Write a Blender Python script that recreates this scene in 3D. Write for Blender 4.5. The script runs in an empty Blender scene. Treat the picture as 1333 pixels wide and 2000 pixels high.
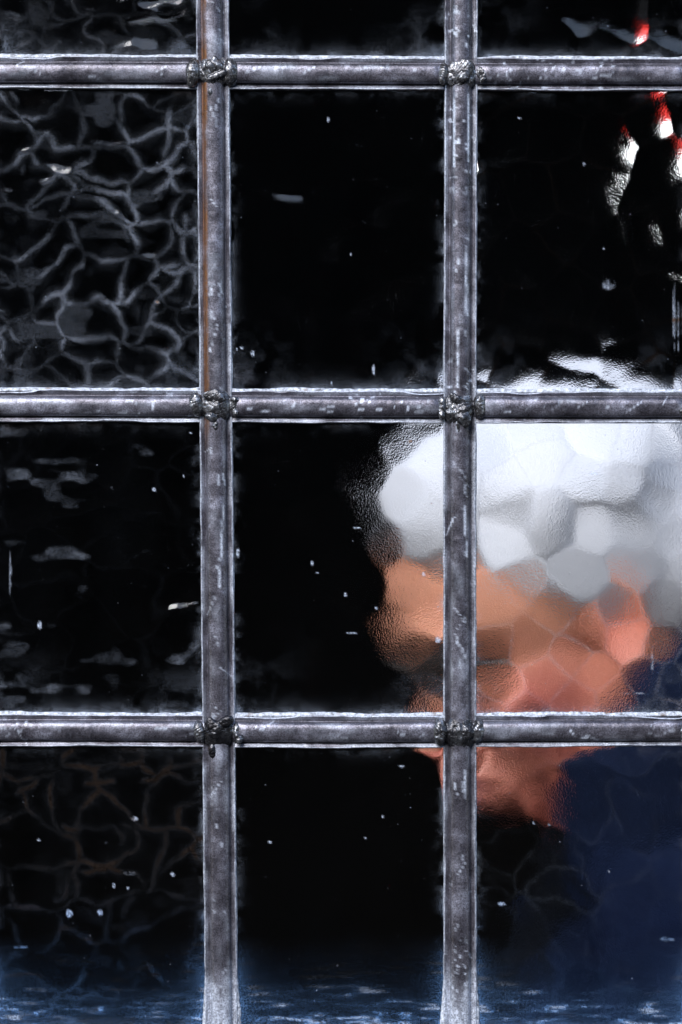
import bpy, bmesh, math, random
import numpy as np
from mathutils import Vector, Matrix

# ------------------------------------------------------------------ camera, light, exposure
S = bpy.context.scene
COL = S.collection
PX = 0.0002                      # metres on the glass per photograph pixel
ZC = 1.62                        # height of the picture centre above the floor
CAM_D = 1.0
S.render.engine = 'CYCLES'
S.cycles.caustics_refractive = True
S.cycles.caustics_reflective = False
S.cycles.max_bounces = 14
S.cycles.transmission_bounces = 10
S.cycles.sample_clamp_indirect = 6.0
S.cycles.use_denoising = True
S.view_settings.view_transform = 'Standard'
S.view_settings.look = 'None'
S.view_settings.gamma = 1.0
S.view_settings.exposure = 1.25

cam_d = bpy.data.cameras.new('camera')
cam = bpy.data.objects.new('camera', cam_d); COL.objects.link(cam)
cam.location = (0, -CAM_D, ZC)
cam.rotation_euler = (math.radians(90), 0, 0)
cam_d.sensor_fit = 'VERTICAL'; cam_d.sensor_height = 36
cam_d.lens = 36 * CAM_D / (2000 * PX)
cam_d.clip_start = 0.05; cam_d.clip_end = 200
cam_d.dof.use_dof = True
cam_d.dof.focus_distance = CAM_D - 0.002
cam_d.dof.aperture_fstop = 14.0
S.camera = cam

sun_vec = Vector((-0.32, -0.74, 0.61)).normalized()
SUN_EL = math.asin(sun_vec.z)
SUN_ROT = math.atan2(sun_vec.x, sun_vec.y)
W = bpy.data.worlds.new('World'); S.world = W; W.use_nodes = True
wn = W.node_tree.nodes; wl = W.node_tree.links
sky = wn.new('ShaderNodeTexSky'); sky.sky_type = 'NISHITA'; sky.sun_disc = False
sky.sun_elevation = SUN_EL; sky.sun_rotation = SUN_ROT
sky.air_density = 1.0; sky.dust_density = 0.7; sky.ozone_density = 1.0
bg = wn['Background']; wl.new(sky.outputs[0], bg.inputs[0]); bg.inputs[1].default_value = 0.135
sun_d = bpy.data.lights.new('sun', 'SUN'); sun_d.energy = 1.8
sun_d.angle = math.radians(36); sun_d.color = (1.0, 0.98, 0.96)
sun = bpy.data.objects.new('sun', sun_d); COL.objects.link(sun)
sun.rotation_euler = sun_vec.to_track_quat('Z', 'Y').to_euler()

# ------------------------------------------------------------------ helpers
rng = np.random.default_rng(7)
random.seed(7)
_T = np.random.default_rng(99).random((256, 256))

def vnoise(x, y):
    x = np.asarray(x, float); y = np.asarray(y, float)
    xi = np.floor(x).astype(int); yi = np.floor(y).astype(int)
    fx = x - xi; fy = y - yi
    fx = fx * fx * fx * (fx * (fx * 6 - 15) + 10); fy = fy * fy * fy * (fy * (fy * 6 - 15) + 10)
    a = _T[xi & 255, yi & 255]; b = _T[(xi + 1) & 255, yi & 255]
    c = _T[xi & 255, (yi + 1) & 255]; d = _T[(xi + 1) & 255, (yi + 1) & 255]
    return (a * (1 - fx) + b * fx) * (1 - fy) + (c * (1 - fx) + d * fx) * fy

def fbm(x, y, scale, seed=0, octv=3):
    """fractal noise about zero, features of about `scale`"""
    x = np.asarray(x, float); y = np.asarray(y, float)
    r = 0; a = 1; t = 0; f = 1.0 / scale
    for k in range(octv):
        r = r + a * (vnoise(x * f + 17.3 * seed + 5.1 * k, y * f + 31.7 * seed + 9.7 * k) - 0.5)
        t += a; a *= 0.5; f *= 2.03
    return 2 * r / t

def sstep(a, b, x):
    t = np.clip((np.asarray(x, float) - a) / (b - a), 0, 1)
    return t * t * (3 - 2 * t)

def P(px, py, h=0.0):
    """photograph pixel + height above the glass front (towards the street, in pixels) -> metres"""
    px = np.asarray(px, float); py = np.asarray(py, float); h = np.asarray(h, float) + px * 0
    return np.stack([(px - 666.5) * PX, -h * PX, ZC + (1000 - py) * PX], -1)

def mesh_np(name, V, Q, mat=None, parent=None, smooth=True, attrs=None, tris=None):
    me = bpy.data.meshes.new(name)
    V = np.asarray(V, np.float32).reshape(-1, 3)
    Q = np.asarray(Q, np.int32).reshape(-1, 4)
    T = np.zeros((0, 3), np.int32) if tris is None else np.asarray(tris, np.int32).reshape(-1, 3)
    nl = Q.size + T.size; nf = len(Q) + len(T)
    me.vertices.add(len(V)); me.vertices.foreach_set('co', V.ravel())
    me.loops.add(nl); me.loops.foreach_set('vertex_index', np.concatenate([Q.ravel(), T.ravel()]).astype(np.int32))
    me.polygons.add(nf)
    st = np.concatenate([np.arange(len(Q)) * 4, Q.size + np.arange(len(T)) * 3]).astype(np.int32)
    me.polygons.foreach_set('loop_start', st)
    me.polygons.foreach_set('use_smooth', np.full(nf, smooth))
    me.update(calc_edges=True); me.validate()
    for k, v in (attrs or {}).items():
        a = me.attributes.new(k, 'FLOAT', 'POINT'); a.data.foreach_set('value', np.asarray(v, np.float32).ravel())
    o = bpy.data.objects.new(name, me); COL.objects.link(o)
    if mat: me.materials.append(mat)
    if parent: o.parent = parent
    return o

def grid_quads(n, m, wrap=False, off=0):
    """quads of an n x m vertex grid (index i*m+j); wrap closes the j direction"""
    i = np.arange(n - 1)[:, None]; j = np.arange(m if wrap else m - 1)[None, :]
    j2 = (j + 1) % m
    return np.stack([i * m + j, (i + 1) * m + j, (i + 1) * m + j2, i * m + j2], -1).reshape(-1, 4) + off

def empty(name, loc=(0, 0, 0)):
    o = bpy.data.objects.new(name, None); COL.objects.link(o); o.location = loc
    o.empty_display_size = 0.05
    return o

def tag(o, label=None, cat=None, group=None, kind=None):
    if label: o['label'] = label
    if cat: o['category'] = cat
    if group: o['group'] = group
    if kind: o['kind'] = kind
    return o

def box(name, lo, hi, mat, parent=None, bevel=0.0):
    bm = bmesh.new(); bmesh.ops.create_cube(bm, size=1)
    for v in bm.verts:
        v.co = Vector([(lo[k] + hi[k]) / 2 + v.co[k] * (hi[k] - lo[k]) for k in range(3)])
    if bevel: bmesh.ops.bevel(bm, geom=bm.edges[:], offset=bevel, segments=2, affect='EDGES')
    me = bpy.data.meshes.new(name); bm.to_mesh(me); bm.free()
    o = bpy.data.objects.new(name, me); COL.objects.link(o); me.materials.append(mat)
    if parent: o.parent = parent
    return o

# ------------------------------------------------------------------ materials
class NT:
    def __init__(self, name):
        self.m = bpy.data.materials.new(name); self.m.use_nodes = True
        self.t = self.m.node_tree; self.n = self.t.nodes; self.b = self.n['Principled BSDF']; self.out = self.n['Material Output']
    def new(self, typ, **kw):
        n = self.n.new('ShaderNode' + typ)
        for k, v in kw.items(): setattr(n, k, v)
        return n
    def link(self, a, b): self.t.links.new(a, b)
    def attr(self, name):
        return self.new('Attribute', attribute_name=name).outputs['Fac']
    def coords(self): return self.new('TexCoord').outputs['Object']
    def noise(self, scale, detail=4, rough=0.6, vec=None, stretch=None):
        n = self.new('TexNoise'); n.inputs['Scale'].default_value = scale
        n.inputs['Detail'].default_value = detail; n.inputs['Roughness'].default_value = rough
        v = vec or self.coords()
        if stretch:
            mp = self.new('Mapping'); mp.inputs['Scale'].default_value = stretch; self.link(v, mp.inputs[0]); v = mp.outputs[0]
        self.link(v, n.inputs['Vector']); return n.outputs['Fac']
    def ramp(self, fac, stops):
        r = self.new('ValToRGB'); e = r.color_ramp.elements
        while len(e) < len(stops): e.new(0.5)
        for k, (p, c) in enumerate(stops):
            e[k].position = p; e[k].color = (*c, 1) if len(c) == 3 else c
        self.link(fac, r.inputs[0]); return r.outputs[0]
    def math(self, op, a, b=None, clamp=False):
        n = self.new('Math', operation=op, use_clamp=clamp)
        for k, v in enumerate((a, b)):
            if v is None: continue
            if isinstance(v, (int, float)): n.inputs[k].default_value = v
            else: self.link(v, n.inputs[k])
        return n.outputs[0]
    def mix(self, fac, a, b):
        n = self.new('Mix', data_type='RGBA')
        for s, v in ((n.inputs[0], fac), (n.inputs[6], a), (n.inputs[7], b)):
            if isinstance(v, (int, float)): s.default_value = v
            elif isinstance(v, tuple): s.default_value = (*v, 1)
            else: self.link(v, s)
        return n.outputs[2]
    def bump(self, h, strength, dist):
        n = self.new('Bump'); n.inputs['Strength'].default_value = strength; n.inputs['Distance'].default_value = dist
        self.link(h, n.inputs['Height']); return n.outputs[0]
    def set(self, **kw):
        for k, v in kw.items():
            s = self.b.inputs[k.replace('_', ' ')]
            if isinstance(v, (int, float)): s.default_value = v
            elif isinstance(v, tuple): s.default_value = (*v, 1) if len(v) == 3 and s.type == 'RGBA' else v
            else: self.link(v, s)
        return self.m

def simple(name, col, rough=0.8, var=0.3, scale=20, **kw):
    n = NT(name)
    c = n.ramp(n.noise(scale), [(0.3, tuple(x * (1 - var) for x in col)), (0.7, tuple(x * (1 + var) for x in col))])
    return n.set(Base_Color=c, Roughness=rough, **kw)

def make_lead():
    n = NT('weathered_lead')
    ob = n.coords()
    grain = n.noise(1700, 4, 0.8, ob)
    blot = n.noise(110, 5, 0.6, ob)
    base = n.ramp(blot, [(0.30, (0.07, 0.067, 0.082)), (0.52, (0.15, 0.145, 0.175)), (0.76, (0.36, 0.37, 0.45))])
    dark = n.ramp(grain, [(0.38, (0.30, 0.28, 0.29)), (0.52, (0.85, 0.85, 0.86)), (0.66, (1.35, 1.35, 1.42))])
    m1 = n.new('Mix', data_type='RGBA', blend_type='MULTIPLY'); m1.inputs[0].default_value = 0.95
    n.link(base, m1.inputs[6]); n.link(dark, m1.inputs[7])
    # white oxide: flecks of its own plus what the mesh carries
    ox = n.math('MULTIPLY', n.attr('oxide'), n.ramp(n.noise(1500, 4, 0.7, ob), [(0.35, (0.25,) * 3), (0.6, (1,) * 3)]), clamp=True)
    c = n.mix(ox, m1.outputs[2], (0.60, 0.66, 0.78))
    c = n.mix(n.math('MULTIPLY', n.attr('orange_brown'), n.ramp(n.noise(900, 3, 0.6, ob), [(0.3, (0.5,) * 3), (0.6, (1,) * 3)]), clamp=True), c, (0.21, 0.078, 0.012))
    rgh = n.ramp(blot, [(0.3, (0.24,) * 3), (0.7, (0.40,) * 3)])
    met = n.math('SUBTRACT', 0.6, n.math('MULTIPLY', ox, 0.6), clamp=True)
    return n.set(Base_Color=c, Metallic=met, Roughness=rgh, Normal=n.bump(grain, 0.4, 0.0002))

def make_solder():
    n = NT('dull_solder')
    ob = n.coords()
    blot = n.noise(420, 5, 0.7, ob)
    c = n.ramp(blot, [(0.36, (0.03, 0.03, 0.033)), (0.52, (0.12, 0.12, 0.13)), (0.66, (0.34, 0.36, 0.40))])
    orange_brown = n.ramp(n.noise(260, 3, 0.5, ob), [(0.70, (0, 0, 0)), (0.76, (1, 1, 1))])  # small rust spots on the solder
    c = n.mix(orange_brown, c, (0.30, 0.11, 0.02))
    ox = n.ramp(n.noise(900, 3, 0.7, ob), [(0.60, (0, 0, 0)), (0.68, (1, 1, 1))])
    c = n.mix(ox, c, (0.55, 0.58, 0.64))
    c = n.mix(n.attr('patina'), c, (0.020, 0.020, 0.024))
    return n.set(Base_Color=c, Metallic=0.7, Roughness=0.27, Normal=n.bump(blot, 0.5, 0.0005))

def make_putty():
    n = NT('glazing_cement')
    ob = n.coords()
    c = n.ramp(n.noise(700, 5, 0.7, ob), [(0.34, (0.10, 0.105, 0.12)), (0.52, (0.42, 0.46, 0.54)), (0.66, (0.72, 0.76, 0.82))])
    c = n.mix(n.ramp(n.noise(180, 3, 0.5, ob), [(0.62, (0, 0, 0)), (0.75, (0.8,) * 3)]), c, (0.16, 0.10, 0.055))
    return n.set(Base_Color=c, Roughness=0.38, Normal=n.bump(n.noise(1800, 3, 0.6, ob), 0.4, 0.0003))

def make_glass():
    n = NT('textured_glass')
    ob = n.coords()
    st = n.noise(1500, 2, 0.5, ob)
    nb = n.bump(st, 0.13, 0.00014)
    g = n.new('BsdfGlass'); g.inputs['Roughness'].default_value = 0.04; g.inputs['IOR'].default_value = 1.5
    g.inputs['Color'].default_value = (0.985, 0.985, 0.985, 1)
    n.link(nb, g.inputs['Normal'])
    d = n.new('BsdfDiffuse')
    dc = n.mix(n.attr('brown'), (0.50, 0.57, 0.70), (0.22, 0.11, 0.04))
    dc = n.mix(n.attr('blue'), dc, (0.16, 0.33, 0.66))
    n.link(dc, d.inputs['Color']); n.link(nb, d.inputs['Normal'])
    fine = n.ramp(n.noise(2100, 3, 0.7, ob), [(0.40, (0.12,) * 3), (0.60, (1.1,) * 3)])
    f = n.math('MULTIPLY', n.attr('dirt_glint'), fine, clamp=True)
    # fine dust specks stuck to the glass
    vo = n.new('TexVoronoi'); vo.inputs['Scale'].default_value = 210; n.link(ob, vo.inputs['Vector'])
    sp = n.ramp(vo.outputs['Distance'], [(0.04, (0.6,) * 3), (0.07, (0,) * 3)])
    pick = n.ramp(vo.outputs['Color'], [(0.70, (0,) * 3), (0.85, (1,) * 3)])
    sp = n.math('MULTIPLY', sp, pick)
    f = n.math('MAXIMUM', f, sp)
    mx = n.new('MixShader'); n.link(f, mx.inputs[0]); n.link(g.outputs[0], mx.inputs[1]); n.link(d.outputs[0], mx.inputs[2])
    n.link(mx.outputs[0], n.out.inputs['Surface']); n.n.remove(n.b)
    return n.m

LEAD = make_lead(); SOLDER = make_solder(); PUTTY = make_putty(); GLASS = make_glass()
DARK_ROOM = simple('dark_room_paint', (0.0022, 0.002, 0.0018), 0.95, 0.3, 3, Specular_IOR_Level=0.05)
DARK_RENDER = simple('near_black_render', (0.007, 0.007, 0.008), 0.95, 0.3, 2, Specular_IOR_Level=0.1)
FRAME_WOOD = simple('black_painted_wood', (0.03, 0.03, 0.034), 0.45, 0.3, 40)

# ------------------------------------------------------------------ the setting: street side and the dark room behind
def struct(o): o['kind'] = 'structure'; return o
WX0, WX1, WY0, WY1 = -507, 1838, -170, 2050      # the leaded panel in photograph pixels
x0, x1 = (WX0 - 666.5) * PX - 0.03, (WX1 - 666.5) * PX + 0.03
zt, zb = ZC + (1000 - WY0) * PX + 0.03, ZC + (1000 - WY1) * PX - 0.03
struct(box('pavement', (-8, -5.0, -0.2), (8, -0.1, -0.004), DARK_RENDER))
struct(box('sky_block_wall', (-8, -5.4, -0.2), (8, -5.0, 3.6), DARK_RENDER))  # added unseen wall that keeps sky reflections off the panes
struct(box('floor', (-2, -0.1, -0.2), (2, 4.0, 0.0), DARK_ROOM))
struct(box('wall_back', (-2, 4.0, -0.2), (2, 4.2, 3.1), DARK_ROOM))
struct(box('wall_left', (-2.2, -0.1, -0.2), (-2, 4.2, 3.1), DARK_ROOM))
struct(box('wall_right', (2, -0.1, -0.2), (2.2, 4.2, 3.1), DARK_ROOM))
struct(box('unseen_open_ceiling', (-2, 1.35, 2.9), (2, 4.0, 3.1), DARK_ROOM))     # unseen; left open in front so sun and sky light the person

TOP = zt + 0.015  # unseen wall top kept low so sun reaches the face
def wall_front():
    bm = bmesh.new()
    def b(lo, hi):
        r = bmesh.ops.create_cube(bm, size=1)
        for v in r['verts']: v.co = Vector([(lo[k] + hi[k]) / 2 + v.co[k] * (hi[k] - lo[k]) for k in range(3)])
    b((-2, -0.02, 0), (x0, 0.05, TOP)); b((x1, -0.02, 0), (2, 0.05, TOP))
    b((x0, -0.02, zt), (x1, 0.05, TOP)); b((x0, -0.02, 0), (x1, 0.05, zb))
    me = bpy.data.meshes.new('wall_front'); bm.to_mesh(me); bm.free()
    o = bpy.data.objects.new('wall_front', me); COL.objects.link(o); me.materials.append(DARK_RENDER)
    return struct(o)
wall_front()

# ------------------------------------------------------------------ the leaded window
win = empty('leaded_window', ((0, 0, zb)))
tag(win, 'old leaded window of textured glass panes in a grid of weathered grey lead, filling the picture', 'window')

def child(o):
    o.parent = win; o.matrix_parent_inverse = Matrix.Translation((0, 0, -zb)); return o

# vertical cames: x of the centre line as a function of y
VX = [(-48, -47, -45), (415.5, 424, 433), (901, 898, 899), (1375, 1374, 1374)]
VALL = [(-507, -507, -507)] + VX + [(1838, 1838, 1838)]
def vx(k, y):
    a, b, c = VALL[k]; y = np.asarray(y, float)
    return np.where(y < 1000, a + (b - a) * y / 1000, b + (c - b) * (y - 1000) / 1000)
HY = [-170, 143.5, 794.5, 1428, 2050]
def hy(k, x):
    t = {1: (142, 144, 146), 2: (792.5, 795, 795.5), 3: (1426, 1430, 1426.5)}.get(k)
    if not t: return np.asarray(x, float) * 0 + HY[k]
    return np.interp(x, (200, 660, 1130), t)

# half of a lead section (u across, h out), mirrored
HALF = np.array([(31.5, 0.3), (31.9, 2.4), (31.2, 4.9), (30.0, 5.6), (28.6, 5.3), (27.6, 3.9), (26.0, 3.3), (24.2, 2.6), (22.4, 1.6),
                 (21.0, 0.9), (20.0, 1.9), (19.7, 5.4), (19.0, 9.4), (17.2, 12.8), (14.2, 15.4), (10.0, 17.1), (5.2, 17.9)])
PROF_U = np.concatenate([-HALF[:, 0], [0], HALF[::-1, 0]])
PROF_H = np.concatenate([HALF[:, 1], [18.2], HALF[::-1, 1]])

def came(name, a0, a1, step, line, vertical, seed, hs=1.0, orange_brown=None, scratches=(), bloom=None, label=None):
    n = max(2, int((a1 - a0) / step) + 1)
    A = np.linspace(a0, a1, n)[:, None]; U = PROF_U[None, :]; Hh = PROF_H[None, :]
    A2 = A + 0 * U; U2 = U + 0 * A
    side = np.sign(U2)
    edge = sstep(20, 30, np.abs(U2))
    body = 1 - sstep(17, 23, np.abs(U2))
    # the lip wanders; the heart is dented a little
    wob = fbm(A2, side * 50, 120, seed, 3) * 1.6 + fbm(A2, side * 80, 26, seed + 3, 2) * 0.8
    bigw = np.maximum(0, fbm(A2, side * 30, 90, seed + 5, 2) - 0.12) * 9
    if not vertical: wob = wob - np.where(side < 0, bigw, 0) * side * 0 + np.where(side < 0, bigw, bigw * 0.25)
    U3 = U2 - side * edge * np.maximum(-2, wob) * (1 if not vertical else 0.8)
    U3 = U3 + body * fbm(A2, U2, 240, seed + 9, 2) * 1.4
    H2 = Hh * (1 + 0.05 * fbm(A2, U2 * 0.5, 150, seed + 11, 2)) * hs
    H2 = H2 + body * (fbm(A2, U2 * 2, 22, seed + 13, 3) * 0.55 + fbm(A2, U2, 7, seed + 15, 2) * 0.28)
    H2 = H2 + edge * fbm(A2, side * 20, 14, seed + 17, 2) * 0.9
    H2[:, 0] = 0.3; H2[:, -1] = 0.3
    if not vertical:         # ends sag into the solder
        endd = np.minimum(A2 - a0, a1 - A2)
        H2 = 0.3 + (H2 - 0.3) * (0.80 + 0.20 * sstep(4, 26, endd))
    c = line(A2)
    # back half: same section mirrored behind the pane (pane is 20 px thick)
    m = U2.shape[1]
    Ub = np.array([4.0, 4.0, 31, 30, 20, 10, 0, -10, -20, -30, -31, -4, -4]); Hb = np.array([0.2, -19.8, -20.2, -25, -27, -34, -36, -34, -27, -25, -20.2, -19.8, 0.2])
    Uall = np.concatenate([U3, np.repeat(Ub[None], n, 0)], 1); Hall = np.concatenate([H2, np.repeat(Hb[None], n, 0)], 1)
    Aall = A + 0 * Uall; call = line(Aall)
    V = P(call + Uall, Aall, Hall) if vertical else P(Aall, call + Uall, Hall)
    M = Uall.shape[1]
    Q = grid_quads(n, M, wrap=True)
    if not vertical: Q = Q[:, ::-1]
    # oxide on the lips, in flecks and in drawn scratches
    ox = edge * sstep(-0.1, 0.7, fbm(A2, side * 9, 70, seed + 21, 3) + 0.25) * 0.85
    ox = ox + 0.35 * sstep(0.15, 0.75, fbm(A2 * 0.35, U2 * 1.3, 30, seed + 23, 4)) * body
    ox = np.maximum(ox, sstep(0.47, 0.60, fbm(A2, U2 * 1.4, 11, seed + 25, 2)) * sstep(-0.1, 0.5, fbm(A2, U2 * 0 + 3, 160, seed + 27, 2)))
    for (sa0, sa1, su0, su1, wid) in scratches:
        t = np.clip((A2 - sa0) / (sa1 - sa0), 0, 1)
        cu = su0 + (su1 - su0) * t + fbm(A2, 0 * A2, 40, seed + 31, 2) * 2.2
        on = ((A2 > sa0) & (A2 < sa1)) * sstep(-0.75, 0.0, fbm(A2, 0 * A2 + 7, 22, seed + 33, 2))
        ox = np.maximum(ox, on * (1 - sstep(wid * 0.5, wid, np.abs(U2 - cu))))
    ox = np.maximum(ox, 0.75 * sstep(27.8, 29.6, np.abs(U2)) * sstep(-0.7, 0.1, fbm(A2, side * 9, 45, seed + 29, 3)))
    gs = np.random.default_rng(seed)
    for q in range(int((a1 - a0) / 75)):       # odd short scratches and scuffs
        sa = gs.uniform(a0 + 30, a1 - 30); su = gs.uniform(-13, 13); le = gs.uniform(6, 38); sl = gs.normal(0, 0.5); w_ = gs.uniform(1.2, 2.2)
        tt = A2 - sa
        on = (tt > 0) & (tt < le) & (np.abs(U2 - (su + sl * tt)) < w_)
        ox = np.maximum(ox, on * gs.uniform(0.3, 0.85))
    if bloom is not None:
        bl = sstep(bloom, bloom + 90, A2 + 30 * fbm(A2, U2 * 2, 40, seed + 35, 3) + np.abs(U2) * 2.0 - 30)
        ox = np.maximum(ox, bl * (0.85 + 0.5 * fbm(A2, U2 * 3, 18, seed + 37, 3)))
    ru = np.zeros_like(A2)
    if orange_brown:
        ra0, ra1, ru0, ru1, amt = orange_brown
        ru = amt * sstep(ra0, ra0 + 60, A2) * (1 - sstep(ra1 - 120, ra1, A2)) * sstep(ru0 - 3, ru0 + 1, U2) * (1 - sstep(ru1 - 2, ru1 + 2, U2 + fbm(A2, 0 * A2, 60, seed + 39, 3) * 3))  # orange-brown strip along one flank of the bar
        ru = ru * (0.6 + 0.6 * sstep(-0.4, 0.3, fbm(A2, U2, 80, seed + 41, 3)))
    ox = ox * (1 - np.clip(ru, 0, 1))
    z = np.zeros((n, len(Ub)))
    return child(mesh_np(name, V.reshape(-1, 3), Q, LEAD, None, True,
                         {'oxide': np.clip(np.concatenate([ox, z], 1), 0, 1), 'orange_brown': np.clip(np.concatenate([ru, z], 1), 0, 1)}))

for k in range(6):
    vis = 1 <= k <= 4
    kw = {}
    if k == 2: kw = dict(orange_brown=(-120, 900, -21, -13.5, 0.8), bloom=1865, scratches=[(985, 1150, 14, 6, 2.6), (640, 690, 5, -12, 2.2), (1240, 1262, -4, 3, 2), (1640, 1660, 2, 8, 2)])
    if k == 3: kw = dict(bloom=1870, scratches=[(185, 320, 14, 13, 2.2), (640, 760, -3, -8, 3.2), (985, 1090, 8, 16, 2.0), (480, 620, 13, 12, 3.0), (170, 330, -13, -14, 2.2), (1250, 1340, -4, 3, 1.8), (1500, 1560, 8, 10, 3.2)])
    came('vertical_came', WY0, WY1, 2.5 if k in (2, 3) else 8, (lambda y, k=k: vx(k, y)), True, 40 + 50 * k, **kw)
for r in range(5):
    for c in range(5):
        vis = 1 <= r <= 3 and 1 <= c <= 3
        yy = HY[r]
        a0 = float(vx(c, yy)) + (28 if c else 10); a1 = float(vx(c + 1, yy)) - 28
        sc = []
        if (r, c) == (2, 2): sc = [(560, 585, 2, -8, 1.6), (480, 530, 4, 12, 1.6), (700, 712, 4, 6, 2.5)]
        if (r, c) == (3, 3): sc = [(1110, 1120, -4, 8, 3), (1120, 1150, 12, 13, 2)]
        came('horizontal_came', a0, a1, 2.5 if vis else 8, (lambda x, r=r: hy(r, x)), False, 500 + 37 * (r * 5 + c), 0.95, scratches=sc)

# ---- panes
STEP_VIS, STEP_HID = 2.5, 6.0
SEEDS = {
 (2, 3): [(1066, 900), (985, 946), (1145, 946), (1162, 846), (1240, 864), (1296, 866), (1292, 930), (1284, 985), (1216, 950), (1165, 1030), (1078, 1024), (985, 1060), (1240, 1012), (1316, 1055), (1132, 1125), (1245, 1112), (1010, 1142), (1292, 1168), (1083, 1186), (1212, 1192), (1148, 1230), (1036, 1250), (966, 1255), (1222, 1246), (1162, 1318), (1072, 1328), (980, 1336), (1196, 1365), (950, 1178), (955, 870), (1050, 846), (1010, 1000), (1290, 1260), (1310, 1340), (1258, 1330), (1120, 1375), (1360, 900), (1360, 1000), (1360, 1110), (1360, 1210), (1300, 1400), (1030, 1395)],
 (2, 2): [(790, 862), (838, 900), (800, 972), (846, 1014), (752, 1068), (830, 1058), (800, 1146), (846, 1196), (802, 1266), (846, 1322), (748, 1350), (778, 1352), (672, 870), (655, 1020), (662, 1110), (678, 1270), (664, 1350), (706, 925), (700, 1010), (705, 1150), (820, 1390), (870, 950), (870, 1110)],
}
SPECKS = {   # white flecks of paint and lime sitting on the panes: px, py, rx, ry
 (1, 2): [(641, 233, 2.5, 5), (494, 690, 4, 6), (473, 679, 3, 3), (463, 682, 2, 2), (648, 748, 2, 4), (730, 722, 2.5, 10), (686, 497, 2, 2)],
 (2, 1): [(78, 1221, 4, 8), (301, 956, 3, 4), (359, 930, 2, 2), (20, 1120, 2, 40), (372, 845, 2, 2)],
 (2, 2): [(610, 1100, 3, 4), (675, 1162, 3, 4), (698, 1031, 6, 2), (688, 1237, 9, 1.6), (736, 1188, 3, 3), (828, 1122, 3, 4), (620, 1119, 2, 2), (465, 1080, 3, 9), (856, 1250, 6, 6)],
 (2, 3): [(1160, 925, 10, 2), (1275, 1290, 2.4, 26), (1235, 1354, 22, 1.2)],
 (1, 3): [(1015, 230, 3, 2), (1142, 320, 1.6, 4), (1318, 620, 3, 60), (1326, 640, 2, 50), (1180, 485, 2, 2), (1190, 556, 14, 10)],
 (3, 1): [(263, 1600, 6, 4), (258, 1706, 14, 4), (338, 1708, 4, 4), (222, 1730, 3, 5), (250, 1735, 2, 3), (135, 1785, 6, 8), (195, 1783, 5, 6), (40, 1850, 14, 3), (75, 1641, 4, 2)],
 (3, 2): [(714, 1637, 2, 2), (748, 1595, 2, 2), (527, 1645, 4, 2), (785, 1497, 5, 2)],
 (3, 3): [(1043, 1608, 2, 2), (1073, 1611, 2, 2), (1300, 1835, 16, 4), (1190, 1702, 2, 2), (980, 1766, 7, 3)],
}
# character of each pane's relief: cell size, slope, ridge softness, warp, stretch in x
STYLE = {1: dict(cell=74, slope=0.125, beta=1.6e-3, warp=56, sx=0.72),
         2: dict(cell=92, slope=0.030, beta=1.2e-3, warp=14, sign=-1, sx=1.0),
         3: dict(cell=88, slope=0.029, beta=1.2e-3, warp=12, sign=-1, sx=1.0)}
OVER = {(2, 1): dict(cell=84, slope=0.11, beta=1.6e-3, warp=40), (3, 1): dict(cell=90, slope=0.06, beta=2e-3, warp=50), (3, 3): dict(cell=96, slope=0.032, beta=1.2e-3, warp=50, sx=0.8), (0, 1): dict(slope=0.075),
        (1, 2): dict(slope=0.075), (1, 3): dict(slope=0.048, beta=2e-3, warp=16, sign=1), (0, 3): dict(slope=0.07, warp=16, sign=1)}

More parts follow.
